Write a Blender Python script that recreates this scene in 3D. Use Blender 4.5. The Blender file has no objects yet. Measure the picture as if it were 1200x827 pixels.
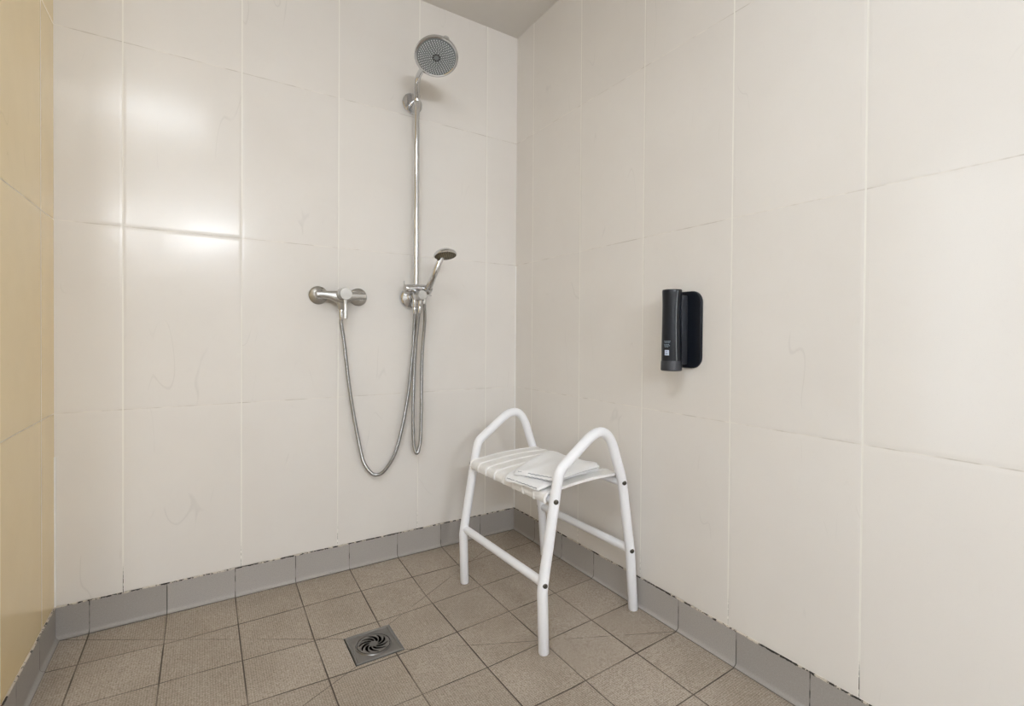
import bpy, bmesh, math, random
from mathutils import Vector, Matrix
from math import pi, sin, cos, radians as rad

S = bpy.context.scene
COL = S.collection
# ------------------------------------------------------------------ camera
cam_d = bpy.data.cameras.new('camera')
cam = bpy.data.objects.new('camera', cam_d); COL.objects.link(cam)
cam.matrix_world = Matrix(((0.844279, -0.00075, -0.535904, -1.31405), (-0.53586, 0.011614, -0.844227, -2.029616),
                           (0.006857, 0.999932, 0.009404, 0.95419), (0, 0, 0, 1)))
cam_d.sensor_width = 36.0
cam_d.lens = 570.6314 / 1200 * 36
cam_d.shift_x = 1.0997 / 1200
cam_d.shift_y = -14.1346 / 1200
cam_d.clip_start = 0.02
S.camera = cam
# ------------------------------------------------------------------ colour management, world, lights
S.view_settings.view_transform = 'Standard'
S.view_settings.look = 'None'
S.view_settings.gamma = 1
S.view_settings.use_curve_mapping = False
S.view_settings.exposure = 0.38
S.cycles.use_denoising = True
S.cycles.max_bounces = 10
S.cycles.diffuse_bounces = 6
S.cycles.glossy_bounces = 5
S.cycles.caustics_reflective = False
S.cycles.caustics_refractive = False
S.cycles.sample_clamp_indirect = 6
W = bpy.data.worlds.new('world'); S.world = W; W.use_nodes = True
W.node_tree.nodes['Background'].inputs[0].default_value = (0.9, 0.95, 1, 1)
W.node_tree.nodes['Background'].inputs[1].default_value = 0.3
LAMP = (-1.58, -1.90)
LAMP_POWER = 11.5
TUBE_GLOW = 310
WINDOW_GLOW = 2.0
def area(name, loc, rot, size, power, color, shape='DISK', size_y=None):
    d = bpy.data.lights.new(name, 'AREA'); d.shape = shape; d.size = size
    if size_y: d.size_y = size_y
    d.energy = power; d.color = color
    o = bpy.data.objects.new(name, d); o.location = loc; o.rotation_euler = rot; COL.objects.link(o); return o
area('ceiling_lamp_light', (LAMP[0], LAMP[1], 2.375), (0, 0, 0), 0.56, LAMP_POWER, (0.865, 0.93, 1.0), 'SQUARE')

# ------------------------------------------------------------------ helpers
def tag(o, label=None, cat=None, group=None, kind=None):
    if label: o['label'] = label
    if cat: o['category'] = cat
    if group: o['group'] = group
    if kind: o['kind'] = kind
    return o
def thing(name, loc, label, cat, group=None):
    o = bpy.data.objects.new(name, None); o.location = loc; o.empty_display_size = 0.05
    COL.objects.link(o); tag(o, label, cat, group); o['_o'] = loc; return o
ORG = {}
def obj(name, bm, m, parent=None, smooth=True, recalc=True):
    """world-space bmesh -> one mesh object (children are stored relative to their thing's base)"""
    if recalc: bmesh.ops.recalc_face_normals(bm, faces=bm.faces)
    org = Vector((0, 0, 0))
    if parent is not None:
        org = ORG.get(parent.name, Vector(parent.location))
        bmesh.ops.translate(bm, verts=bm.verts, vec=-org)
    me = bpy.data.meshes.new(name); bm.to_mesh(me); bm.free()
    for p in me.polygons: p.use_smooth = smooth
    if smooth:
        try: me.set_sharp_from_angle(angle=rad(38))
        except Exception: pass
    o = bpy.data.objects.new(name, me); COL.objects.link(o)
    if m: me.materials.append(m)
    if parent is not None:
        o.parent = parent; ORG[o.name] = org
    return o
def own(o, base):
    """give a single-mesh thing its base as origin"""
    o.data.transform(Matrix.Translation(-Vector(base))); o.location = base; return o
def NB(): return bmesh.new()
def frames(pts):
    T = []
    n = len(pts)
    for i in range(n):
        a = pts[max(0, i - 1)]; b = pts[min(n - 1, i + 1)]
        T.append((b - a).normalized())
    up = Vector((0, 0, 1)) if abs(T[0].z) < 0.9 else Vector((1, 0, 0))
    N = (up - T[0] * up.dot(T[0])).normalized()
    out = []
    for t in T:
        N = (N - t * N.dot(t)).normalized()
        out.append((t, N, t.cross(N)))
    return out
def tube(bm, pts, r, seg=14, caps=True, round_end=0):
    pts = [Vector(p) for p in pts]
    rs = list(r) if hasattr(r, '__len__') else [r] * len(pts)
    if round_end:
        e = round_end
        F = frames(pts)
        t0, t1 = F[0][0], F[-1][0]
        p0, p1 = pts[0], pts[-1]
        pts = [p0, p0 + t0 * e * .4] + [p + Vector() for p in [p0 + t0 * e]] + pts[1:-1] + [p1 - t1 * e, p1 - t1 * e * .4, p1]
        rs = [rs[0] - e, rs[0] - e * .35, rs[0]] + rs[1:-1] + [rs[-1], rs[-1] - e * .35, rs[-1] - e]
    F = frames(pts)
    rings = []
    for p, rr, (t, n, b) in zip(pts, rs, F):
        rings.append([bm.verts.new(p + n * (rr * cos(2 * pi * k / seg)) + b * (rr * sin(2 * pi * k / seg))) for k in range(seg)])
    for A, B in zip(rings, rings[1:]):
        for k in range(seg):
            bm.faces.new((A[k], A[(k + 1) % seg], B[(k + 1) % seg], B[k]))
    if caps:
        bm.faces.new(rings[0][::-1]); bm.faces.new(rings[-1])
def lathe(bm, prof, origin, axis, seg=32):
    """prof: (radius, distance along axis)"""
    a = Vector(axis).normalized(); o = Vector(origin)
    u = a.orthogonal().normalized(); v = a.cross(u)
    rings = []
    for r, h in prof:
        if r <= 1e-6: rings.append([bm.verts.new(o + a * h)])
        else: rings.append([bm.verts.new(o + a * h + u * (r * cos(2 * pi * k / seg)) + v * (r * sin(2 * pi * k / seg))) for k in range(seg)])
    for A, B in zip(rings, rings[1:]):
        for k in range(seg):
            k2 = (k + 1) % seg
            if len(A) == 1 and len(B) == 1: continue
            if len(A) == 1: bm.faces.new((A[0], B[k2], B[k]))
            elif len(B) == 1: bm.faces.new((A[k], A[k2], B[0]))
            else: bm.faces.new((A[k], A[k2], B[k2], B[k]))
    if len(rings[0]) > 1: bm.faces.new(rings[0][::-1])
    if len(rings[-1]) > 1: bm.faces.new(rings[-1])
def box(bm, lo, hi, bev=0.0, seg=2):
    x0, y0, z0 = lo; x1, y1, z1 = hi
    vs = [bm.verts.new(p) for p in ((x0, y0, z0), (x1, y0, z0), (x1, y1, z0), (x0, y1, z0), (x0, y0, z1), (x1, y0, z1), (x1, y1, z1), (x0, y1, z1))]
    fs = [bm.faces.new([vs[i] for i in f]) for f in ((3, 2, 1, 0), (4, 5, 6, 7), (0, 1, 5, 4), (1, 2, 6, 5), (2, 3, 7, 6), (3, 0, 4, 7))]
    if bev:
        es = {e for f in fs for e in f.edges}
        bmesh.ops.bevel(bm, geom=list(es), offset=bev, segments=seg, affect='EDGES', profile=0.5)
    return vs
def catmull(P, n=10):
    P = [Vector(p) for p in P]
    Q = [P[0] * 2 - P[1]] + P + [P[-1] * 2 - P[-2]]
    out = []
    for i in range(1, len(Q) - 2):
        a, b, c, d = Q[i - 1:i + 3]
        for k in range(n):
            t = k / n
            out.append(0.5 * (2 * b + (c - a) * t + (2 * a - 5 * b + 4 * c - d) * t * t + (3 * b - a - 3 * c + d) * t ** 3))
    out.append(P[-1]); return out
def fillet(P, R, n=8):
    """polyline with rounded corners"""
    P = [Vector(p) for p in P]; out = [P[0]]
    for i in range(1, len(P) - 1):
        a, b, c = P[i - 1], P[i], P[i + 1]
        r = R[i - 1] if hasattr(R, '__len__') else R
        d1 = (a - b).normalized(); d2 = (c - b).normalized()
        ang = d1.angle(d2)
        t = min(r / math.tan(ang / 2), (a - b).length * .49, (c - b).length * .49)
        p1, p2 = b + d1 * t, b + d2 * t
        for k in range(n + 1):
            s = k / n
            out.append((1 - s) ** 2 * p1 + 2 * s * (1 - s) * b + s * s * p2)
    out.append(P[-1]); return out

# ------------------------------------------------------------------ materials
def srgb(r, g, b):
    f = lambda c: (c / 255) / 12.92 if c / 255 <= 0.04045 else ((c / 255 + 0.055) / 1.055) ** 2.4
    return (f(r), f(g), f(b), 1)
class G:
    def __init__(s, name):
        s.m = bpy.data.materials.new(name); s.m.use_nodes = True
        s.t = s.m.node_tree; s.N = s.t.nodes; s.L = s.t.links
        s.b = s.N['Principled BSDF']; s.pos = None
    def link(s, a, b): s.L.new(a, b)
    def set(s, sock, v):
        if hasattr(v, 'is_linked') or hasattr(v, 'links'): s.L.new(v, sock)
        else: sock.default_value = v
    def xyz(s):
        if s.pos is None:
            tc = s.N.new('ShaderNodeTexCoord'); sp = s.N.new('ShaderNodeSeparateXYZ')
            s.L.new(tc.outputs['Object'], sp.inputs[0]); s.pos = (sp.outputs[0], sp.outputs[1], sp.outputs[2]); s.vec = tc.outputs['Object']
        return s.pos
    def M(s, op, a, b=None, c=None, clamp=False):
        n = s.N.new('ShaderNodeMath'); n.operation = op; n.use_clamp = clamp
        for i, v in enumerate((a, b, c)):
            if v is not None: s.set(n.inputs[i], v)
        return n.outputs[0]
    def step(s, x, lo, hi):   # smoothstep
        n = s.N.new('ShaderNodeMapRange'); n.interpolation_type = 'SMOOTHSTEP'
        s.set(n.inputs[0], x); s.set(n.inputs[1], lo); s.set(n.inputs[2], hi); n.inputs[3].default_value = 0; n.inputs[4].default_value = 1
        return n.outputs[0]
    def noise(s, scale, detail=3, rough=0.5, vec=None, dist=0):
        s.xyz(); n = s.N.new('ShaderNodeTexNoise'); s.L.new(vec if vec is not None else s.vec, n.inputs['Vector'])
        n.inputs['Scale'].default_value = scale; n.inputs['Detail'].default_value = detail; n.inputs['Roughness'].default_value = rough
        n.inputs['Distortion'].default_value = dist
        return n.outputs[0]
    def comb(s, a, b, c):
        n = s.N.new('ShaderNodeCombineXYZ')
        for i, v in enumerate((a, b, c)): s.set(n.inputs[i], v)
        return n.outputs[0]
    def mix(s, f, a, b):
        n = s.N.new('ShaderNodeMix'); n.data_type = 'RGBA'
        s.set(n.inputs[0], f); s.set(n.inputs[6], a); s.set(n.inputs[7], b); return n.outputs[2]
    def white(s, vec):
        n = s.N.new('ShaderNodeTexWhiteNoise'); n.noise_dimensions = '3D'; s.L.new(vec, n.inputs['Vector']); return n.outputs[0]
    def bump(s, h, dist=0.01, strength=1.0, prev=None):
        n = s.N.new('ShaderNodeBump'); s.set(n.inputs['Height'], h); n.inputs['Distance'].default_value = dist; n.inputs['Strength'].default_value = strength
        if prev is not None: s.L.new(prev, n.inputs['Normal'])
        return n.outputs[0]
    def P(s, **k):
        for a, v in k.items():
            s.set(s.b.inputs[{'color': 'Base Color', 'rough': 'Roughness', 'metal': 'Metallic', 'spec': 'Specular IOR Level', 'normal': 'Normal', 'coat': 'Coat Weight', 'coat_rough': 'Coat Roughness', 'sheen': 'Sheen Weight'}[a]], v)
        return s.m
    def cell(s, x, off, size):
        """distance to the nearest joint and cell number for joints at off + k*size"""
        q = s.M('DIVIDE', s.M('SUBTRACT', x, off), size)
        k = s.M('FLOOR', q); f = s.M('SUBTRACT', q, k)
        d = s.M('MULTIPLY', s.M('MINIMUM', f, s.M('SUBTRACT', 1.0, f)), size)
        return d, k, f
def simple(name, color, rough=0.5, metal=0.0, spec=0.5, wear=0.03, scale=40):
    g = G(name); n = g.noise(scale, 3)
    c2 = tuple(max(0, v * (1 - wear * 2)) for v in color[:3]) + (1,)
    return g.P(color=g.mix(n, color, c2), rough=g.M('ADD', rough - wear, g.M('MULTIPLY', n, wear * 2)), metal=metal, spec=spec)

TILE_W, TILE_H, Z1, SK = 0.341, 0.600, 0.705, 0.1035
def tile_mat(name, axis, off, base, alt):
    g = G(name); x, y, z = g.xyz()
    u = x if axis == 'x' else y
    du, ku, fu = g.cell(u, off, TILE_W)
    dz, kz, fz = g.cell(z, Z1 - 10 * TILE_H, TILE_H)
    cellv = g.comb(ku, kz, 3.0)
    rnd = g.white(cellv)
    big = g.noise(2.2, 3, 0.55)
    mott = g.noise(38, 4, 0.65, dist=0.6)
    fine = g.noise(420, 2, 0.6)
    col = g.mix(g.M('MULTIPLY', g.step(big, .3, .7), 0.55), base, alt)
    col = g.mix(g.M('MULTIPLY', g.step(mott, .5, .8), 0.22), col, alt)
    light = tuple(min(1, c * 1.06) for c in base[:3]) + (1,)
    col = g.mix(g.M('MULTIPLY', rnd, 0.35), col, light)
    dark = tuple(c * 0.82 for c in alt[:3]) + (1,)
    col = g.mix(g.M('MULTIPLY', g.step(fine, .60, .74), 0.20), col, dark)
    # hairline creases printed in the glaze
    shift = g.N.new('ShaderNodeVectorMath'); shift.operation = 'ADD'
    g.link(g.vec, shift.inputs[0])
    cs = g.N.new('ShaderNodeVectorMath'); cs.operation = 'SCALE'; g.link(g.comb(rnd, g.M('MULTIPLY', rnd, 3.7), g.M('MULTIPLY', rnd, 9.1)), cs.inputs[0]); cs.inputs['Scale'].default_value = 5
    g.link(cs.outputs[0], shift.inputs[1])
    st = g.N.new('ShaderNodeVectorMath'); st.operation = 'MULTIPLY'; g.link(shift.outputs[0], st.inputs[0]); st.inputs[1].default_value = (1.3, 1.3, .38)
    ridge = g.M('ABSOLUTE', g.M('SUBTRACT', g.noise(4.0, 2, 0.45, vec=st.outputs[0], dist=.3), 0.5))
    mask = g.step(g.noise(5.0, 2, 0.5, vec=shift.outputs[0]), .56, .64)
    vein = g.M('MULTIPLY', g.M('SUBTRACT', 1.0, g.step(ridge, 0.0, 0.004)), mask)
    col = g.mix(g.M('MULTIPLY', vein, 0.14), col, tuple(c * 0.5 for c in alt[:3]) + (1,))
    # grout: wide pale uprights, thin greyer bed joints
    nz = g.noise(90, 3, 0.6)
    gu = g.M('SUBTRACT', 1.0, g.step(du, 0.0014, 0.0026))
    gz = g.M('SUBTRACT', 1.0, g.step(dz, 0.0009, 0.0018))
    col = g.mix(g.M('MULTIPLY', gz, .8), col, g.mix(g.step(g.noise(14, 3), .38, .68), srgb(232, 227, 219), srgb(188, 181, 171)))
    col = g.mix(gu, col, srgb(240, 237, 230))
    # mould in the lowest stretch of some upright joints
    mould = g.M('MULTIPLY', g.M('SUBTRACT', 1.0, g.step(du, 0.0007, 0.0013)), g.M('MULTIPLY', g.M('SUBTRACT', 1.0, g.step(z, SK + .03, SK + .11)), g.step(g.M('ADD', g.M('MULTIPLY', nz, .6), g.M('MULTIPLY', rnd, .5)), .50, .56)))
    col = g.mix(mould, col, srgb(45, 40, 34))
    # pillowed tile edges, sunken joints, slightly wavy glaze
    edge = g.M('MULTIPLY', g.step(du, 0.0, 0.010), g.step(dz, -0.002, 0.012))
    tilt = g.M('MULTIPLY', g.M('SUBTRACT', fu, .5), g.M('MULTIPLY', g.M('SUBTRACT', rnd, .5), .0022))
    h = g.M('ADD', g.M('ADD', tilt, g.M('MULTIPLY', edge, 0.0005)), g.M('ADD', g.M('MULTIPLY', g.noise(4.5, 2), 0.0018), g.M('MULTIPLY', g.noise(160, 2), 0.00004)))
    nrm = g.bump(h, 1.0)
    rgh = g.M('ADD', 0.19, g.M('MULTIPLY', g.M('MAXIMUM', gu, gz), 0.45))
    return g.P(color=col, rough=rgh, spec=0.34, normal=nrm)
T_BASE, T_ALT = srgb(230, 226, 221), srgb(222, 217, 211)
M_tile_back = tile_mat('cream_tile_back', 'x', -0.1688 - 20 * TILE_W, T_BASE, T_ALT)
M_tile_right = tile_mat('cream_tile_right', 'y', -0.1434 - 20 * TILE_W, T_BASE, T_ALT)
M_tile_left = tile_mat('cream_tile_left_warm_bounce', 'y', -0.1402 - 20 * TILE_W, srgb(244, 224, 180), srgb(238, 213, 163))  # cream tile yellowed: warm bounce light on the left wall put into its colour

FS, FX0, FY0 = 0.2031, 0.1955, -0.0222
DX0, DX1, DY0, DY1, DZ = -0.927, -0.776, -0.573, -0.417, -0.030
def floor_mat():
    g = G('brown_floor_tile'); x, y, z = g.xyz()
    dx, kx, fx = g.cell(x, -FX0 - 20 * FS, FS); dy, ky, fy = g.cell(y, -FY0 - 20 * FS, FS)
    rnd = g.white(g.comb(kx, ky, 1.0))
    col = g.mix(rnd, srgb(178, 167, 154), srgb(162, 151, 138))
    big = g.noise(2.6, 5, 0.62); col = g.mix(g.M('MULTIPLY', g.step(big, .38, .66), .75), col, srgb(142, 130, 116))
    spk = g.noise(210, 3, 0.7); col = g.mix(g.M('MULTIPLY', g.step(spk, .42, .62), .8), col, srgb(128, 114, 100))
    spk2 = g.noise(240, 2, 0.6, dist=.5); col = g.mix(g.M('MULTIPLY', g.step(spk2, .54, .68), .55), col, srgb(196, 186, 173))
    # anti-slip pips in a diagonal weave
    a = g.M('MULTIPLY', g.M('ADD', x, y), 2 * pi / 0.0125); b = g.M('MULTIPLY', g.M('SUBTRACT', x, y), 2 * pi / 0.0125)
    pip = g.step(g.M('MULTIPLY', g.M('SINE', a), g.M('SINE', b)), 0.25, 0.8)
    col = g.mix(g.M('MULTIPLY', pip, .5), col, srgb(204, 193, 178))
    w = g.M('ADD', 0.0007, g.M('MULTIPLY', g.noise(9, 2), 0.0012))
    gd = g.M('MINIMUM', dx, dy)
    gr = g.M('SUBTRACT', 1.0, g.step(gd, w, g.M('ADD', w, 0.0011)))
    near = g.M('ADD', .62, g.M('MULTIPLY', g.step(g.noise(4, 2), .38, .55), .38))
    # cuts that run from the drain's corners up to the room's corners
    def seg(ax, ay, bx, by):
        L = math.hypot(bx - ax, by - ay); ux, uy = (bx - ax) / L, (by - ay) / L
        px, py = g.M('SUBTRACT', x, ax), g.M('SUBTRACT', y, ay)
        t = g.M('ADD', g.M('MULTIPLY', px, ux), g.M('MULTIPLY', py, uy))
        d = g.M('ABSOLUTE', g.M('SUBTRACT', g.M('MULTIPLY', px, uy), g.M('MULTIPLY', py, ux)))
        ins = g.M('MULTIPLY', g.M('GREATER_THAN', t, 0.0), g.M('LESS_THAN', t, L))
        return g.M('MULTIPLY', ins, g.M('SUBTRACT', 1.0, g.step(d, 0.0006, 0.0016)))
    cuts = seg(DX1, DY1, 0, 0)
    for s_ in ((DX1, DY0, 0, -1.0), (DX0, DY1, -1.7, 0.0), (DX0, DY0, -1.7, -1.0)):
        cuts = g.M('MAXIMUM', cuts, seg(*s_))
    cuts = g.M('MULTIPLY', cuts, g.M('MULTIPLY', .85, g.step(g.noise(7, 3, .6), .36, .52)))
    lines = g.M('MAXIMUM', g.M('MULTIPLY', gr, near), cuts)
    col = g.mix(lines, col, srgb(72, 62, 52))
    h = g.M('ADD', g.M('MULTIPLY', pip, 0.00022), g.M('ADD', g.M('MULTIPLY', spk, 0.0002), g.M('MULTIPLY', lines, -0.0009)))
    return g.P(color=col, rough=0.55, spec=0.35, normal=g.bump(h, 1.0, .8))
M_floor = floor_mat()

def skirting_mat(name, axis, off):
    g = G(name); x, y, z = g.xyz(); u = x if axis == 'x' else y
    d, k, f = g.cell(u, off, FS)
    rnd = g.white(g.comb(k, 2.0, 5.0))
    col = g.mix(rnd, srgb(171, 166, 161), srgb(159, 154, 149))
    col = g.mix(g.M('MULTIPLY', g.step(g.noise(300, 3, .7), .45, .7), .4), col, srgb(138, 135, 132))
    col = g.mix(g.M('MULTIPLY', g.step(g.noise(240, 2, .7), .56, .7), .3), col, srgb(180, 175, 168))
    nz = g.noise(34, 4, .7)
    # dirty joints; the run of old sealant along the top edge, part pale, part black
    j = g.M('MULTIPLY', g.M('SUBTRACT', 1.0, g.step(d, 0.0006, 0.0017)), g.M('ADD', .35, g.M('MULTIPLY', .65, g.step(g.noise(16, 3), .42, .52))))
    col = g.mix(j, col, srgb(48, 44, 40))
    top = g.step(g.M('ADD', z, g.M('MULTIPLY', g.noise(70, 3, .7), 0.010)), SK + 0.0012, SK + 0.0025)
    seal = g.mix(g.step(nz, .47, .53), srgb(205, 196, 182), srgb(38, 34, 30))
    col = g.mix(top, col, seal)
    foot = g.M('SUBTRACT', 1.0, g.step(z, 0.0005, 0.003))
    col = g.mix(g.M('MULTIPLY', foot, .8), col, srgb(78, 70, 60))
    return g.P(color=col, rough=0.5, spec=0.35, normal=g.bump(g.M('MULTIPLY', j, -0.0008), 1.0))
M_sk_back = skirting_mat('grey_skirting_back', 'x', -FX0 - 20 * FS)
M_sk_side = skirting_mat('grey_skirting_side', 'y', -FY0 - 20 * FS)
M_chrome = simple('chrome', (0.72, 0.73, 0.75, 1), 0.10, 1.0, wear=0.04, scale=25)
M_chrome_dull = simple('limescaled_chrome', (0.56, 0.55, 0.53, 1), 0.30, 1.0, wear=0.08, scale=60)
def hose_mat():
    g = G('metal_hose'); n = g.noise(500, 2)
    return g.P(color=g.mix(n, (0.50, 0.50, 0.50, 1), (0.36, 0.36, 0.36, 1)), metal=1.0, rough=0.27)
M_hose = hose_mat()
M_spray = simple('grey_spray_plate', srgb(128, 134, 137), 0.38, 0.1, wear=0.05, scale=90)
M_nozzle = simple('pale_nozzle_rubber', srgb(222, 227, 230), 0.5, wear=0.05)
M_hole = simple('dark_hole', srgb(30, 28, 27), 0.7, wear=0.03)
M_limed = simple('limescaled_spray_plate', srgb(140, 130, 104), 0.5, 0.1, wear=0.1, scale=120)
M_white = simple('white_powder_coat', srgb(246, 247, 251), 0.28, wear=0.012, scale=30)
def seat_mat():
    g = G('white_seat_plastic'); x, y, z = g.xyz()
    d, k, f = g.cell(y, -.812 + .585, (.812 - .336) / 8)
    mid = g.M('MULTIPLY', g.step(d, .0030, .0055), g.step(x, -.170, -.140))
    n = g.noise(18, 4, .65); st = g.noise(60, 3, .6)
    c = g.mix(g.M('MULTIPLY', g.step(n, .5, .75), .35), srgb(243, 242, 241), srgb(226, 222, 217))
    c = g.mix(g.M('MULTIPLY', g.step(st, .62, .74), .25), c, srgb(208, 201, 192))
    c = g.mix(g.M('MULTIPLY', mid, g.M('ADD', .45, g.M('MULTIPLY', g.step(n, .3, .7), .55))), c, srgb(233, 231, 227))
    return g.P(color=c, rough=0.32)
M_seat = seat_mat()
def towel_mat():
    g = G('white_terry_cotton')
    n = g.noise(420, 3, .7); n2 = g.noise(35, 3)
    h = g.M('ADD', g.M('MULTIPLY', n, .0016), g.M('MULTIPLY', n2, .002))
    return g.P(color=g.mix(n, srgb(240, 240, 242), srgb(250, 250, 250)), rough=0.95, spec=0.1, normal=g.bump(h, 1.0), sheen=0.2)
M_towel = towel_mat()
M_stitch = simple('grey_hem_stitching', srgb(168, 170, 178), 0.9, wear=0.1, scale=300)
M_bolt = simple('dark_steel_bolt', srgb(92, 88, 80), 0.45, 0.8, wear=0.1, scale=200)
M_black = simple('black_satin_plastic', srgb(17, 21, 29), 0.28, wear=0.0, spec=.34)
M_black_matt = simple('black_matt_plate', srgb(17, 21, 30), 0.40, wear=0.0, spec=.25)
M_dgrey = simple('dark_grey_plastic', srgb(48, 50, 56), 0.45, wear=0.03)
M_silver = simple('silver_trim', srgb(150, 156, 162), 0.25, 0.8, wear=0.03)
M_steel = simple('worn_stainless', (0.27, 0.26, 0.25, 1), 0.32, 1.0, wear=0.06, scale=45)
M_ceiling = simple('grey_ceiling_paint', srgb(224, 221, 217), 0.9, wear=0.02, spec=0.2, scale=14)
M_paint = simple('white_wall_paint', srgb(232, 230, 226), 0.8, wear=0.02, scale=10)
M_sealant = simple('white_sealant', srgb(244, 243, 240), 0.4, wear=0.02)
def glow(name, color, strength):
    g = G(name); g.b.inputs['Emission Color'].default_value = color; g.b.inputs['Emission Strength'].default_value = strength
    return g.P(color=(.8, .8, .8, 1), rough=.4)
M_daylight = glow('frosted_daylit_pane', (0.78, 0.89, 1.0, 1), WINDOW_GLOW)
M_tube = glow('lit_tube', (0.875, 0.932, 1.0, 1), TUBE_GLOW)
M_lamp = glow('lit_opal_diffuser', (0.93, 0.97, 1.0, 1), 1.5)

# ------------------------------------------------------------------ the room
L, CEIL, XL, YF, YP = 1.701, 2.4227, -3.0, -4.70, -1.07
def struct(name, bm, m, smooth=False): return tag(obj(name, bm, m, None, smooth), kind='structure')
def slab(lo, hi): b = NB(); box(b, lo, hi); return b
struct('wall_back', slab((-1.9, 0, -0.1), (0.15, 0.15, CEIL + .1)), M_tile_back)
struct('wall_right', slab((0, YF - .15, -0.1), (0.15, 0, CEIL + .1)), M_tile_right)
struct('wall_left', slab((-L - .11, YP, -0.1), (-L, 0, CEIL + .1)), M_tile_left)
struct('wall_front', slab((XL - .15, YF - .15, -0.1), (0.0, YF, CEIL + .1)), M_paint)
struct('wall_side', slab((XL - .15, YF, -0.1), (XL, 0.1, CEIL + .1)), M_paint)
struct('wall_far', slab((XL, -.45, -0.1), (-L - .11, -.33, CEIL + .1)), M_paint)
struct('ceiling', slab((XL - .15, YF - .15, CEIL), (0.15, 0.15, CEIL + .1)), M_ceiling)
b = NB()                                     # floor falling to the drain from all four sides
V = lambda *p: b.verts.new(p)
YE = DY0 - 1.0
A, B, C_, E = V(0, 0, 0), V(-L, 0, 0), V(-L, YE, 0), V(0, YE, 0)
d1, d2, d3, d4 = V(DX1, DY1, DZ), V(DX0, DY1, DZ), V(DX0, DY0, DZ), V(DX1, DY0, DZ)
for f in ((A, B, d2, d1), (B, C_, d3, d2), (C_, E, d4, d3), (E, A, d1, d4)): b.faces.new(f)
p1, p2, p3 = V(0, YF, 0), V(XL, YF, 0), V(XL, YE, 0)
b.faces.new((E, C_, p3, p2, p1))
p4, p5 = V(XL, -.4, 0), V(-L, -.4, 0)
b.faces.new((C_, p5, p4, p3))
for f in b.faces: f.normal_update()
bmesh.ops.recalc_face_normals(b, faces=b.faces)
if sum(f.normal.z for f in b.faces) < 0: bmesh.ops.reverse_faces(b, faces=b.faces)
tag(obj('floor', b, M_floor, None, False, recalc=False), kind='structure')
def skirting(name, m, path):
    """path: list of (corner point, outward offset dir) ; coved tile skirting"""
    b = NB()
    prof = [(-.002, SK), (.0028, SK), (.0036, SK - .001), (.0036, .013)]
    prof += [(.0036 + .0105 * (1 - cos(a)), .013 - .0105 * sin(a)) for a in (rad(22), rad(45), rad(68), rad(90))]
    prof += [(.0155, -.045), (-.002, -.045)]
    rows = [[b.verts.new((p[0] + o[0] * d, p[1] + o[1] * d, z)) for d, z in prof] for p, o in path]
    n = len(prof)
    for R0, R1 in zip(rows, rows[1:]):
        for k in range(n): b.faces.new((R0[k], R0[(k + 1) % n], R1[(k + 1) % n], R1[k]))
    b.faces.new(rows[0]); b.faces.new(rows[-1][::-1])
    return tag(obj(name, b, m), kind='structure')
skirting('baseboard_back', M_sk_back, [((-L, 0), (1, -1)), ((0, 0), (-1, -1))])
skirting('baseboard_right', M_sk_side, [((0, 0), (-1, -1)), ((0, YF + .02), (-1, 0))])
skirting('baseboard_left', M_sk_side, [((-L, 0), (1, -1)), ((-L, YP), (1, 0))])
b = NB(); tube(b, [(-.0012, -.0012, SK), (-.0012, -.0012, 1.30)], .0032, 8); struct('trim_1', b, M_sealant, True)
b = NB(); tube(b, [(-L + .0012, -.0012, SK), (-L + .0012, -.0012, .57)], .0034, 8); struct('trim_2', b, M_sealant, True)
# the daylit frosted window of the washroom beyond the left partition
b = NB()
WY0, WY1, WZ0, WZ1 = -1.14, -0.62, 0.10, 2.20
for lo, hi in (((XL, WY0 - .06, WZ0 - .06), (XL + .05, WY0, WZ1 + .06)), ((XL, WY1, WZ0 - .06), (XL + .05, WY1 + .05, WZ1 + .06)),
               ((XL, WY0, WZ1), (XL + .05, WY1, WZ1 + .06)), ((XL, WY0, WZ0 - .06), (XL + .05, WY1, WZ0))): box(b, lo, hi, .004)
win = struct('window_1', b, M_white)
b = NB(); box(b, (XL + .012, WY0, WZ0), (XL + .022, WY1, WZ1)); obj('pane', b, M_daylight, win, False)

# ------------------------------------------------------------------ shower stool
Y0, Y1 = -0.829, -0.319
st = thing('shower_stool', (-.245, -.585, -.01), 'white tubular steel shower stool with raised side handles in the tiled corner', 'stool')
def frame_path(y, zf, zr):
    return fillet([(-.440, y, zf), (-.447, y, .180), (-.396, y, .478), (-.383, y, .535), (-.1853, y, .6790), (-.106, y, .465), (-.062, y, .205), (-.044, y, zr)],
                  (.10, .30, .045, .098, .30, .12), 12)
st.rotation_euler = (0, 0, rad(1.3)); st.location.x += .006
ORG['shower_stool'] = Vector((-.245, -.585, -.01))
for y, sgn in ((Y0, -1), (Y1, 1)):
    b = NB(); tube(b, frame_path(y, -.0172, -.003), .0167, 20, round_end=.003)
    fr = obj('side_frame', b, M_white, st)
    for (x, z) in ((-.401, .446), (-.103, .457), (-.441, .198), (-.062, .214)):
        b = NB(); lathe(b, [(0.0001, .0140), (.0076, .0140), (.0079, .0172), (.0064, .0186), (.0034, .0190), (.0030, .0180), (0, .0180)], (x, y, z), (-.42, sgn * .91, 0), 16)
        obj('bolt', b, M_bolt, fr)
# stretchers between the legs and the rails that carry the seat
for (x, z, nm, r) in ((-.441, .198, 'stretcher', .0142), (-.062, .214, 'stretcher', .0142), (-.401, .444, 'seat_rail', .0125), (-.108, .455, 'seat_rail', .0125)):
    b = NB()
    n = 10
    tube(b, [(x, Y0 + .006 + (Y1 - Y0 - .012) * k / n, z) for k in range(n + 1)], r, 16)
    obj(nm, b, M_white, st)
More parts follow.
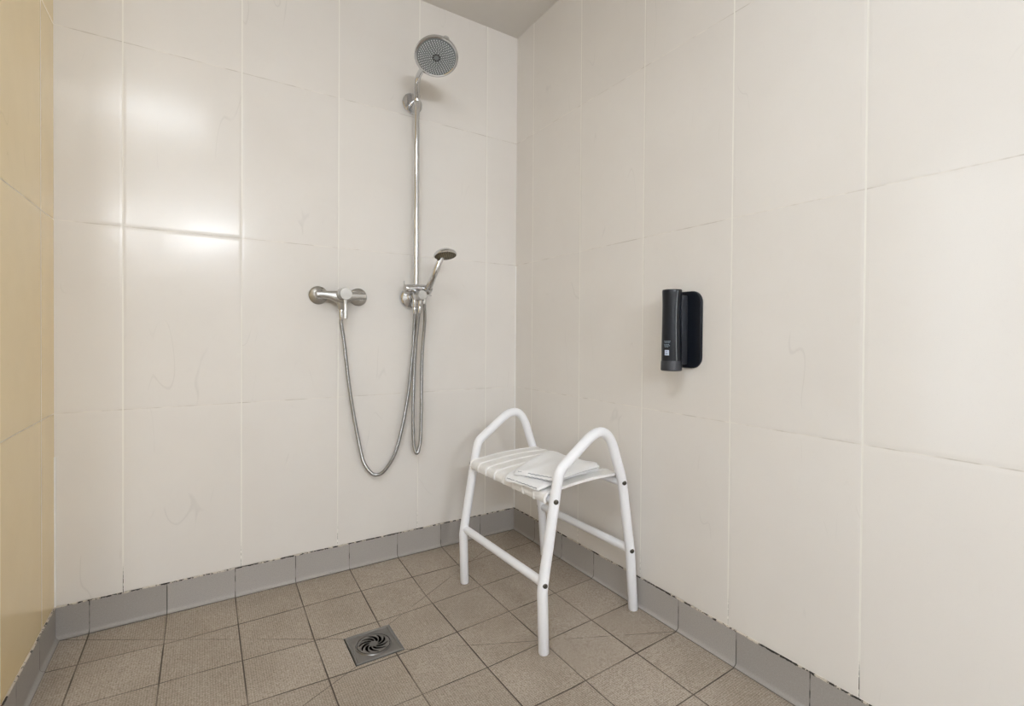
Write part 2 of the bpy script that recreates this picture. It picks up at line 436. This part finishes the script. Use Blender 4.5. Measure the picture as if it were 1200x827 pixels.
# slatted seat: eight slats across, rolled over the front and back rails
prof = []
for k in range(7):                                   # front roll (under -> front -> top)
    a = rad(215 - k * 22); prof.append((-.4065 + .0215 * cos(a), .4475 + .0215 * sin(a)))
for k in range(1, 12):
    t = k / 12; x = -.405 + t * .296
    prof.append((x, .4685 + .0165 * sin(pi * min(1, t * .5 + .0) ) * 1.0 + .004 * sin(pi * t) - .004 * t))
prof_end = prof[-1][1]
for k in range(6):
    a = rad(88 - k * 24); prof.append((-.1085 + .020 * cos(a), prof_end - .0195 + .020 * sin(a)))
b = NB()
NS = 8; ya, yb = Y0 + .017, Y1 - .017; pitch = (yb - ya) / NS
th = .006
def offset_prof(pr, d):
    out = []
    for i, p in enumerate(pr):
        a = pr[max(0, i - 1)]; c = pr[min(len(pr) - 1, i + 1)]
        tx, tz = c[0] - a[0], c[1] - a[1]; l = math.hypot(tx, tz)
        out.append((p[0] + tz / l * d, p[1] - tx / l * d))
    return out
inner = offset_prof(prof, th)
lip = offset_prof(prof, -.0026)
for s in range(NS):
    y0 = ya + s * pitch + .0013; y1 = ya + (s + 1) * pitch - .0013
    cols = [(y0, lip), (y0 + .0022, lip), (y0 + .0034, prof), (y1 - .0034, prof), (y1 - .0022, lip), (y1, lip), (y1, inner), (y0, inner)]
    grid = [[b.verts.new((p[0], yy, p[1])) for p in pr] for yy, pr in cols]
    n = len(grid)
    for i in range(n):
        A_, B_ = grid[i], grid[(i + 1) % n]
        for k in range(len(prof) - 1): b.faces.new((A_[k], A_[k + 1], B_[k + 1], B_[k]))
    b.faces.new([g_[0] for g_ in grid]); b.faces.new([g_[-1] for g_ in grid][::-1])
# the web under the slats that ties them together
web0 = offset_prof(prof[6:-5], .0045); web1 = offset_prof(prof[6:-5], .0085)
for yy0, yy1 in ((ya + .012, yb - .012),):
    g0 = [[b.verts.new((p[0], yy, p[1])) for p in pr] for yy, pr in ((yy0, web0), (yy1, web0), (yy1, web1), (yy0, web1))]
    for i in range(4):
        A_, B_ = g0[i], g0[(i + 1) % 4]
        for k in range(len(web0) - 1): b.faces.new((A_[k], A_[k + 1], B_[k + 1], B_[k]))
    b.faces.new([g_[0] for g_ in g0]); b.faces.new([g_[-1] for g_ in g0][::-1])
obj('seat', b, M_seat, st)
def seat_top(x):
    t = max(0, min(1, (x + .405) / .296)); return .469 + .0165 * sin(pi * t * .5) + .004 * sin(pi * t) - .004 * t + .0018

# ------------------------------------------------------------------ folded towel on the seat
def quad_pt(Q, u, v):
    a = Vector(Q[0]).lerp(Vector(Q[1]), u); c = Vector(Q[3]).lerp(Vector(Q[2]), u); return a.lerp(c, v)
def drape(bm, Q, z_of, thick, nx=26, ny=26, seed=1, rr=.006):
    """a folded layer: rounded slab following z_of"""
    rnd = random.Random(seed); ph = [rnd.uniform(0, 6.28) for _ in range(6)]
    rim = {}
    top, bot = [], []
    for j in range(ny + 1):
        rt, rb = [], []
        for i in range(nx + 1):
            u, v = i / nx, j / ny
            wob = .007 * sin(5 * u + ph[0]) * (1 if j in (0, ny) else .4)
            p = quad_pt(Q, u, v)
            c = quad_pt(Q, .5, .5); p = p + (p - c) * (wob * 2)
            e = min(u, 1 - u, v, 1 - v)
            cr = min(u, 1 - u) + min(v, 1 - v)
            if cr < .06: p = p.lerp(c, (.06 - cr) * .5)
            k = min(1, e / .075); fall = thick * .5 * (1 - math.sqrt(max(0, 1 - (1 - k) ** 2)))
            lump = .0020 * (sin(9 * u + ph[1]) * sin(7 * v + ph[2]) + .7 * sin(17 * u + 5 * v + ph[3]))
            zb = z_of(p.x, p.y)
            rt.append((p.x, p.y, zb + thick - fall + lump)); rb.append((p.x, p.y, zb + fall * .8))
        top.append([bm.verts.new(q) for q in rt]); bot.append([bm.verts.new(q) for q in rb])
    for j in range(ny):
        for i in range(nx):
            bm.faces.new((top[j][i], top[j][i + 1], top[j + 1][i + 1], top[j + 1][i]))
            bm.faces.new((bot[j][i], bot[j + 1][i], bot[j + 1][i + 1], bot[j][i + 1]))
    ring = lambda g: [g[0][i] for i in range(nx)] + [g[j][nx] for j in range(ny)] + [g[ny][i] for i in range(nx, 0, -1)] + [g[j][0] for j in range(ny, 0, -1)]
    a, c = ring(top), ring(bot)
    for k in range(len(a)):
        k2 = (k + 1) % len(a); bm.faces.new((a[k], c[k], c[k2], a[k2]))
def zseat(x, y):
    z = seat_top(x)
    if x < -.405: z -= min(.014, (-.405 - x) ** 2 * 11)
    return z
Qb = [(-0.165, -0.504, 0), (-0.135, -0.762, 0), (-0.428, -0.798, 0), (-0.44, -0.614, 0)]
Qt = [(-0.178, -0.512, 0), (-0.148, -0.778, 0), (-0.372, -0.808, 0), (-0.424, -0.647, 0)]
tw = thing('bath_towel', (-.29, -.68, .486), 'folded white towel with stitched hem lying on the stool seat', 'towel')
b = NB(); drape(b, Qb, zseat, .015, seed=3)
drape(b, Qt, lambda x, y: zseat(x, y) + .0125, .019, seed=8)
obj('folded_cloth', b, M_towel, tw)
def hem(Q, e0, e1, inset, zo, name='hem'):
    b = NB(); pts = []
    c = quad_pt(Q, .5, .5)
    for k in range(40):
        p = Vector(Q[e0]).lerp(Vector(Q[e1]), .06 + .88 * k / 39); p = p.lerp(c, inset)
        pts.append((p.x, p.y, zseat(p.x, p.y) + zo + .0007 * sin(k * 1.3)))
    tube(b, pts, .0013, 6); obj(name, b, M_stitch, tw)
hem(Qb, 2, 3, .030, .0100); hem(Qt, 2, 3, .060, .0285); hem(Qt, 2, 3, .006, .0205)

# ------------------------------------------------------------------ shower column on the back wall
PX, PY = -.545, -.060
sc = thing('shower_column', (PX, -.06, 1.12), 'chrome riser pipe with round overhead shower on the back wall', 'shower')
b = NB()
tube(b, fillet([(PX, PY, 1.135), (PX, PY, 2.044), (PX, -.165, 2.066), (PX, -.232, 2.066)], (.038, .10), 10), .0118, 20)
obj('riser_pipe', b, M_chrome, sc)
b = NB(); lathe(b, [(.043, 0), (.044, .003), (.044, .009), (.041, .012), (.014, .013), (.012, .016)], (PX, 0, 1.959), (0, -1, 0), 40)
fl = obj('wall_flange', b, M_chrome, sc)
b = NB(); tube(b, [(PX, -.010, 1.959), (PX, -.062, 1.959)], .0085, 16); tube(b, [(PX, PY, 1.944), (PX, PY, 1.974)], .0145, 20, round_end=.002)
obj('standoff', b, M_chrome, fl)
# overhead shower
n = Vector((-.16, -sin(rad(25)), -cos(rad(25)))).normalized()
fc = Vector((PX, -.262, 2.037))
b = NB(); lathe(b, [(0, -.036), (.016, -.036), (.020, -.030), (.030, -.025), (.060, -.019), (.079, -.014), (.0840, -.008), (.0850, -.001), (.0830, .0026), (.0770, .0032), (.0745, .0010)], fc, n, 64)
hd = obj('overhead_shower', b, M_chrome, sc)
b = NB(); lathe(b, [(.0744, -.001), (.0744, .0012), (.072, .0020), (.03, .0030), (0, .0034)], fc, n, 64)
obj('spray_face', b, M_spray, hd)
u_ = n.orthogonal().normalized(); u_ = Vector((1, 0, 0)) - n * n.x; u_.normalize(); v_ = n.cross(u_)
b = NB(); bh = NB()
for ring, (rr, cnt) in enumerate(((.020, 12), (.027, 18), (.034, 22), (.041, 28), (.048, 32), (.055, 36), (.0615, 40), (.0685, 44))):
    for k in range(cnt):
        a = 2 * pi * (k + .5 * (ring % 2)) / cnt; c = fc + u_ * rr * cos(a) + v_ * rr * sin(a)
        lathe(b, [(.0021, .001), (.0018, .0042), (.0010, .0050), (0, .0050)], c, n, 7)
nz_ = obj('nozzles', b, M_nozzle, hd)
for k in range(9):
    a = 2 * pi * k / 9; c = fc + u_ * .0125 * cos(a) + v_ * .0125 * sin(a)
    lathe(bh, [(.0031, .002), (.0031, .0040), (0, .0041)], c, n, 8)
obj('centre_holes', bh, M_hole, hd)
up_ = (Vector((0, -1, .0)) - n * (Vector((0, -1, 0)).dot(n))).normalized()
b = NB(); c = fc + up_ * .084 - n * .003
tube(b, [c - u_ * .009, c - u_ * .004 + up_ * .004, c + u_ * .004 + up_ * .004, c + u_ * .009], .0055, 12, round_end=.002)
obj('spray_lever', b, M_chrome_dull, hd)
b = NB(); lathe(b, [(.012, 0), (.016, .004), (.017, .012), (.015, .02), (.012, .024)], (PX, -.216, 2.066), (0, -1, -.15), 24)
obj('ball_joint', b, M_chrome, hd)
# lower bracket with diverter
b = NB(); lathe(b, [(.045, 0), (.0455, .003), (.044, .011), (.036, .019), (.020, .024), (.016, .028)], (-.552, 0, 1.117), (0, -1, 0), 40)
obj('wall_flange', b, M_chrome, sc)
b = NB()
lathe(b, [(.0160, .014), (.0160, .050), (.0190, .056), (.0190, .098), (.0165, .102)], (-.547, 0, 1.122), (0, -1, 0), 28)
tube(b, [(PX, PY, 1.105), (PX, PY, 1.158)], .0165, 24, round_end=.003)
tube(b, [(-.552, -.062, 1.074), (-.552, -.062, 1.118)], [.0095, .0105], 16, round_end=.001)
tube(b, [(-.532, -.072, 1.078), (-.532, -.072, 1.118)], [.0095, .0105], 16, round_end=.001)
dv = obj('diverter_body', b, M_chrome, sc)
b = NB(); lathe(b, [(.0165, .100), (.0200, .102), (.0200, .134), (.0188, .137), (0, .1375)], (-.545, 0, 1.122), (0, -1, 0), 32)
tube(b, [(-.530, -.128, 1.121), (-.505, -.134, 1.122)], [.0034, .0030], 10, round_end=.001)
obj('diverter_knob', b, M_chrome_dull, dv)
# slider that holds the hand shower
b = NB()
tube(b, [(-.600, -.076, 1.151), (-.590, -.076, 1.151), (-.572, -.076, 1.152), (-.520, -.078, 1.156), (-.505, -.080, 1.157)], [.0165, .0190, .0170, .0158, .0140], 24, round_end=.002)
tube(b, [(PX, PY, 1.140), (PX, PY, 1.172)], .0175, 24, round_end=.003)
sl = obj('slider', b, M_chrome, sc)
b = NB(); lathe(b, [(.0115, 0), (.0165, .002), (.0165, .006), (.0120, .009), (0, .0092)], (-.596, -.076, 1.151), (-1, 0, 0), 24)
tube(b, [(-.602, -.076, 1.160), (-.604, -.078, 1.182)], [.0035, .0028], 10, round_end=.001)
obj('slider_knob', b, M_chrome_dull, sl)
hx = Vector((.05, -.70, .72)).normalized()            # axis of the hand shower's handle
h0 = Vector((-.507, -.086, 1.138))
b = NB(); lathe(b, [(.0170, -.004), (.0185, .000), (.0195, .022), (.0180, .026), (.0150, .026), (.0140, .0)], h0, hx, 24)
obj('cone_holder', b, M_chrome, sl)

# ------------------------------------------------------------------ hand shower resting in the slider
hs = thing('hand_shower', tuple(h0), 'small chrome hand shower with limescaled face resting in the slider of the riser', 'hand shower')
hn = Vector((.02, -.25, -.965)).normalized()
hc = Vector((-.475, -.203, 1.283))                        # centre of its spray face
neck = hc - hn * .012 + Vector((0, .030, -.004))
b = NB()
P = catmull([h0 - hx * .022, h0 + hx * .01, h0 + hx * .07, h0 + hx * .12, neck + Vector((0, -.006, .004))], 8)
N_ = len(P); tube(b, P, [.0105 + .0050 * min(1, i / 8) - .0035 * (i / N_) for i in range(N_)], 20, round_end=.002)
obj('handle', b, M_chrome, hs)
b = NB(); lathe(b, [(0, -.026), (.012, -.025), (.030, -.020), (.042, -.012), (.0470, -.004), (.0475, .001), (.0460, .003), (.0440, .003), (.0435, .001)], hc, hn, 48)
hh = obj('spray_head', b, M_chrome, hs)
b = NB(); lathe(b, [(.0436, 0), (.0434, .0022), (.040, .0028), (0, .0040)], hc, hn, 48)
obj('spray_face', b, M_limed, hh)
b = NB(); u_ = (Vector((1, 0, 0)) - hn * hn.x).normalized(); v_ = hn.cross(u_)
for rr, cnt in ((.010, 6), (.018, 12), (.026, 18), (.034, 24), (.040, 28)):
    for k in range(cnt):
        a = 2 * pi * k / cnt; c = hc + u_ * rr * cos(a) + v_ * rr * sin(a)
        lathe(b, [(.0014, .001), (.0012, .0050), (0, .0054)], c, hn, 6)
obj('nozzles', b, M_hole, hh)

# ------------------------------------------------------------------ mixer
MX, MZ = -.850, 1.111
mx = thing('shower_mixer', (MX, -.05, MZ), 'chrome lever shower mixer with two wall rosettes left of the riser', 'mixer tap')
for x in (MX - .0775, MX + .0775):
    b = NB(); lathe(b, [(.0345, 0), (.0360, .002), (.0355, .006), (.0300, .011), (.020, .014), (.017, .016)], (x, 0, MZ), (0, -1, 0), 40)
    obj('rosette', b, M_chrome_dull, mx)
    b = NB(); lathe(b, [(.0150, .012), (.0150, .022), (.0180, .024), (.0180, .040), (.0165, .043), (.0150, .056), (.010, .060), (0, .061)], (x, 0, MZ), (0, -1, 0), 12)
    obj('union_nut', b, M_chrome, mx)
b = NB()
def ell_loft(bm, secs, seg=20):
    """sections: (centre, half-width vec, half-height vec), superellipse"""
    rings = []
    for c, hu, hv in secs:
        c, hu, hv = Vector(c), Vector(hu), Vector(hv); r = []
        for k in range(seg):
            a = 2 * pi * k / seg; ca, sa = cos(a), sin(a)
            e = lambda w: math.copysign(abs(w) ** .7, w)
            r.append(bm.verts.new(c + hu * e(ca) + hv * e(sa)))
        rings.append(r)
    for A_, B_ in zip(rings, rings[1:]):
        for k in range(seg): bm.faces.new((A_[k], A_[(k + 1) % seg], B_[(k + 1) % seg], B_[k]))
    bm.faces.new(rings[0][::-1]); bm.faces.new(rings[-1])
ell_loft(b, [((MX + dx, -.047, MZ + dz), (0, w, 0), (0, 0, h)) for dx, dz, w, h in
             ((-.098, 0, .008, .008), (-.094, 0, .0145, .0140), (-.070, 0, .0165, .0150), (-.045, -.001, .0175, .0165), (-.025, -.005, .020, .0225), (0, -.008, .0215, .0280),
              (.025, -.005, .020, .0225), (.045, -.001, .0175, .0165), (.070, 0, .0165, .0150), (.094, 0, .0145, .0140), (.098, 0, .008, .008))])
lathe(b, [(.0235, 0), (.0235, .030), (.0215, .036)], (MX, -.045, MZ + .002), (0, -1, 0), 32)
ell_loft(b, [((MX, -.047, MZ + dz), (w, 0, 0), (0, h, 0)) for dz, w, h in ((-.012, .034, .019), (-.026, .023, .017), (-.040, .015, .0145), (-.054, .0125, .0125), (-.056, .011, .011))])
bd = obj('mixer_body', b, M_chrome_dull, mx)
b = NB(); lathe(b, [(.0205, .076), (.0235, .080), (.0240, .104), (.0225, .108), (0, .1085)], (MX + .004, 0, MZ + .003), (0, -1, 0), 36)
ell_loft(b, [((MX + .004, y_, MZ + dz), (w, 0, 0), (0, h, 0)) for dz, y_, w, h in ((-.012, -.094, .0105, .0105), (-.035, -.095, .0085, .008), (-.065, -.098, .0078, .006), (-.092, -.102, .0078, .0045), (-.094, -.102, .006, .003))])
obj('lever', b, M_chrome_dull, mx)
b = NB(); tube(b, [(MX, -.047, MZ - .074), (MX, -.047, MZ - .052)], [.0088, .0100], 16, round_end=.001)
obj('outlet_nut', b, M_chrome, mx)

# ------------------------------------------------------------------ hoses
def hose(name, pts, label, group=None):
    P = catmull(pts, 14)
    # resample evenly and ridge it like wound metal strip
    Ls = [0]
    for a, c in zip(P, P[1:]): Ls.append(Ls[-1] + (c - a).length)
    tot = Ls[-1]; step = .0022; N = int(tot / step); Q = []; i = 0
    for k in range(N + 1):
        s = tot * k / N
        while i < len(P) - 2 and Ls[i + 1] < s: i += 1
        Q.append(P[i].lerp(P[i + 1], (s - Ls[i]) / max(1e-9, Ls[i + 1] - Ls[i])))
    b = NB(); tube(b, Q, [.0072 + (.0005 if k % 2 else -.0004) for k in range(N + 1)], 12)
    t = thing(name, tuple(pts[0]), label, 'shower hose', group)
    obj('hose_sleeve', b, M_hose, t)
    for a, c in ((0, 1), (-1, -2)):
        p = Vector(pts[a]); d = (Vector(pts[c]) - p).normalized()
        b = NB(); tube(b, [p - d * .004, p + d * .010, p + d * .026], [.0102, .0102, .0082], 14, round_end=.001)
        obj('hose_nut', b, M_chrome, t)
    return t
hose('shower_hose', [(MX, -.047, 1.040), (-.8495, -.047, 1.000), (-.838, -.041, .929), (-.807, -.032, .696), (-.765, -.026, .475), (-.742, -.024, .412), (-.708, -.024, .376),
                     (-.666, -.024, .388), (-.615, -.028, .475), (-.573, -.036, .674), (-.555, -.050, .880), (-.551, -.060, 1.03), (-.552, -.062, 1.072)],
     'metal hose sagging in a long loop from the lever mixer to the riser base')
hose('shower_hose', [(-.532, -.072, 1.076), (-.538, -.068, 1.02), (-.549, -.060, .857), (-.553, -.054, .640), (-.548, -.050, .500), (-.538, -.052, .452), (-.527, -.058, .470), (-.521, -.064, .560),
                     (-.521, -.072, .857), (-.511, -.075, 1.02), tuple(h0 - hx * .035)],
     'metal hose hanging in a narrow loop under the small hand shower')

# ------------------------------------------------------------------ soap dispenser on the right wall
ds = thing('soap_dispenser', (0, -1.0, .98), 'black pump tube soap dispenser on a rounded plate on the right wall', 'soap dispenser')
def rrect(y0, y1, z0, z1, r, n=8):
    out = []
    for cy, cz, a0 in ((y1 - r, z1 - r, 0), (y0 + r, z1 - r, 90), (y0 + r, z0 + r, 180), (y1 - r, z0 + r, 270)):
        for k in range(n + 1): a = rad(a0 + 90 * k / n); out.append((cy + r * cos(a), cz + r * sin(a)))
    return out
b = NB()
R_ = rrect(-1.071, -.929, .857, 1.101, .036)
layers = []
for x, inset in ((-.0005, 0), (-.007, 0), (-.0095, .0018), (-.010, .004)):
    layers.append([b.verts.new((x, y + (-1.0 - y) / .071 * inset, z + (.979 - z) / .122 * inset)) for y, z in R_])
for A_, B_ in zip(layers, layers[1:]):
    for k in range(len(R_)): b.faces.new((A_[k], A_[(k + 1) % len(R_)], B_[(k + 1) % len(R_)], B_[k]))
b.faces.new(layers[-1]); b.faces.new(layers[0][::-1])
obj('wall_plate', b, M_black_matt, ds)
b = NB()                                              # spine between plate and tube
box(b, (-.046, -1.024, .868), (-.008, -.980, 1.088), .006, 3)
obj('bracket', b, M_dgrey, ds)
BX, BY = -.062, -1.003
prof_b = [(.0270, .878), (.0305, .880), (.0305, .925), (.0298, .970), (.0290, 1.02), (.0288, 1.06), (.0298, 1.092), (.0302, 1.100), (.0290, 1.104), (.026, 1.1045), (.025, 1.102), (0, 1.102)]
b = NB(); lathe(b, [(r, z) for r, z in prof_b], (BX, BY, 0), (0, 0, 1), 48)
bt = obj('bottle', b, M_black, ds)
b = NB(); lathe(b, [(0, .8495), (.0300, .8495), (.0325, .852), (.0318, .876), (.0308, .881), (.028, .8815)], (BX, BY, 0), (0, 0, 1), 48)
tag(obj('base_cap', b, M_dgrey, ds), 'dark grey cap')
def rad_at(z):
    P_ = [(z_, r_) for r_, z_ in prof_b[1:8]]
    for (z0, r0), (z1, r1) in zip(P_, P_[1:]):
        if z0 <= z <= z1: return r0 + (r1 - r0) * (z - z0) / (z1 - z0)
    return P_[-1][1]
def patch(bm, a0, a1, z0, z1, off=.0004, n=8, m=6, wob=None):
    g0 = []
    for j in range(m + 1):
        z = z0 + (z1 - z0) * j / m; row = []
        for i in range(n + 1):
            a = rad(a0 + (a1 - a0) * i / n) + (wob(z) if wob else 0); r = rad_at(z) + off
            row.append(bm.verts.new((BX + r * cos(a), BY + r * sin(a), z)))
        g0.append(row)
    for j in range(m):
        for i in range(n): bm.faces.new((g0[j][i], g0[j][i + 1], g0[j + 1][i + 1], g0[j + 1][i]))
# angle seen by the camera: towards (-.79,-.61) ~ 219 degrees
VA = 219
b = NB(); patch(b, VA + 24, VA + 28, .882, 1.100, .0005, 3, 20, wob=lambda z: .22 * ((z - .882) / .218 - .45) ** 2 * 2)
tag(obj('seam_strip', b, M_silver, bt), 'silver strip down the tube')
b = NB()
rn = random.Random(4)
for row, (zz, w0, w1) in enumerate(((.9415, 0, 38), (.9375, 3, 38), (.9315, 0, 34), (.9275, 2, 36), (.9235, 4, 30))):
    a = VA - 46 + w0
    while a < VA - 46 + w1:
        l = rn.uniform(3, 8); patch(b, a, min(a + l, VA - 6), zz, zz + .0022, .0005, 2, 1); a += l + 1.6
obj('label_text', b, simple('grey_print', srgb(126, 140, 152), .5), bt)
b = NB(); patch(b, VA - 40, VA - 13, .8985, .9150, .0005, 6, 2)
tag(obj('label_square', b, simple('white_print', srgb(198, 210, 232), .5), bt), 'small white square on the label')
b = NB(); patch(b, VA - 30, VA - 25, .9085, .9110, .0008, 2, 1); patch(b, VA - 34, VA - 20, .9025, .9042, .0008, 3, 1)
obj('label_mark', b, M_dgrey, bt)

# ------------------------------------------------------------------ floor drain
cx, cy = (DX0 + DX1) / 2, (DY0 + DY1) / 2
dr = thing('floor_drain', (cx, cy, DZ), 'square stainless floor drain with a swirl slotted grate', 'floor drain')
hw = (DX1 - DX0) / 2 - .003; hh_ = (DY1 - DY0) / 2 - .003
b = NB()                                              # pressed plate: raised rim, sunken field, round opening
def rect_ring(s, z):
    k = 16; pts = []
    a, c = hw - s, hh_ - s
    for i in range(4 * k):
        q, t = divmod(i, k); t = t / k * 2 - 1
        pts.append([( t * a, -c), (a, t * c), (-t * a, c), (-a, -t * c)][q])
    return [b.verts.new((cx + x, cy + y, z)) for x, y in pts]
def circ_ring(r, z):
    k = 64; out = []
    for i in range(k):
        q, t = divmod(i, 16); t = t / 16 * 2 - 1
        x, y = [(t, -1), (1, t), (-t, 1), (-1, -t)][q]
        l = math.hypot(x, y); out.append(b.verts.new((cx + x / l * r, cy + y / l * r, z)))
    return out
rings = [rect_ring(0, DZ - .02), rect_ring(0, DZ + .0015), rect_ring(.0012, DZ + .003), rect_ring(.007, DZ + .003), rect_ring(.009, DZ + .0006), rect_ring(.014, DZ + .0004),
         circ_ring(.0565, DZ + .0004), circ_ring(.0545, DZ + .0024), circ_ring(.0525, DZ + .0024), circ_ring(.0508, DZ - .004)]
for A_, B_ in zip(rings, rings[1:]):
    for k in range(64): b.faces.new((A_[k], A_[(k + 1) % 64], B_[(k + 1) % 64], B_[k]))
obj('drain_plate', b, M_steel, dr)
b = NB()
for x0, x1, y0, y1 in ((-hw - .003, hw + .003, -hh_ - .003, -hh_ + .001), (-hw - .003, hw + .003, hh_ - .001, hh_ + .003), (-hw - .003, -hw + .001, -hh_ + .001, hh_ - .001), (hw - .001, hw + .003, -hh_ + .001, hh_ - .001)):
    box(b, (cx + x0, cy + y0, DZ - .03), (cx + x1, cy + y1, DZ - .0015))
obj('drain_joint', b, M_hole, dr, False)
# grate disc with curved slots really cut through
cu = bpy.data.curves.new('tmp', 'CURVE'); cu.dimensions = '2D'; cu.fill_mode = 'BOTH'; cu.extrude = .0012
def poly(pts):
    s = cu.splines.new('POLY'); s.points.add(len(pts) - 1)
    for p, q_ in zip(s.points, pts): p.co = (q_[0], q_[1], 0, 1)
    s.use_cyclic_u = True
poly([(.0498 * cos(2 * pi * k / 64), .0498 * sin(2 * pi * k / 64)) for k in range(64)])
for s_ in range(10):
    a0 = 2 * pi * s_ / 10
    mid = [(.013 + .031 * t / 10, a0 + 1.05 * (t / 10) ** 1.2) for t in range(11)]
    L_, R2 = [], []
    for i, (r, a) in enumerate(mid):
        w = .0085 * math.sqrt(max(.02, 1 - ((i / 10 - .55) / .57) ** 2))
        L_.append((r * cos(a) - w * sin(a) * .72, r * sin(a) + w * cos(a) * .72)); R2.append((r * cos(a) + w * sin(a) * .72, r * sin(a) - w * cos(a) * .72))
    poly(L_ + R2[::-1])
tmp = bpy.data.objects.new('tmp', cu); COL.objects.link(tmp)
dg = bpy.context.evaluated_depsgraph_get(); me = bpy.data.meshes.new_from_object(tmp.evaluated_get(dg))
b = NB(); b.from_mesh(me); bpy.data.objects.remove(tmp); bpy.data.curves.remove(cu); bpy.data.meshes.remove(me)
for v in b.verts: v.co += Vector((cx, cy, DZ + .0012))
obj('grate', b, M_steel, dr, smooth=False)
b = NB(); lathe(b, [(.0515, -.002), (.0515, -.07), (0, -.07), (0, -.072), (.0535, -.072), (.0535, -.002)], (cx, cy, DZ), (0, 0, 1), 48)
obj('drain_cup', b, M_hole, dr)

# ------------------------------------------------------------------ lamps behind the photographer
cl = thing('ceiling_lamp', (LAMP[0], LAMP[1], CEIL), 'square opal ceiling lamp behind the photographer', 'lamp')
b = NB()
for x0, x1, y0, y1 in ((-.31, .31, -.31, -.285), (-.31, .31, .285, .31), (-.31, -.285, -.285, .285), (.285, .31, -.285, .285)):
    box(b, (LAMP[0] + x0, LAMP[1] + y0, CEIL - .042), (LAMP[0] + x1, LAMP[1] + y1, CEIL), .003)
obj('lamp_frame', b, M_white, cl, False)
b = NB(); box(b, (LAMP[0] - .285, LAMP[1] - .285, CEIL - .034), (LAMP[0] + .285, LAMP[1] + .285, CEIL - .026), .002); obj('lamp_diffuser', b, M_lamp, cl, False)
for (x0, x1), lab in (((-1.60, -0.91), 'longer tube light over the mirror behind the photographer'), ((-2.48, -1.99), 'shorter tube light at the side of the mirror behind the photographer')):
    z = 2.11; xm = (x0 + x1) / 2
    wl = thing('wall_lamp', (xm, YF, z), lab, 'lamp')
    b = NB(); box(b, (x0 - .02, YF, z - .03), (x1 + .02, YF + .025, z + .03), .005)
    for x in (x0 - .012, x1 + .012): box(b, (x - .009, YF, z - .022), (x + .009, YF + .075, z + .022), .004)
    obj('lamp_body', b, M_white, wl)
    b = NB(); tube(b, [(x0, YF + .05, z), (x1, YF + .05, z)], .017, 14); obj('tube', b, M_tube, wl)

for o in S.objects:
    if '_o' in o: del o['_o']
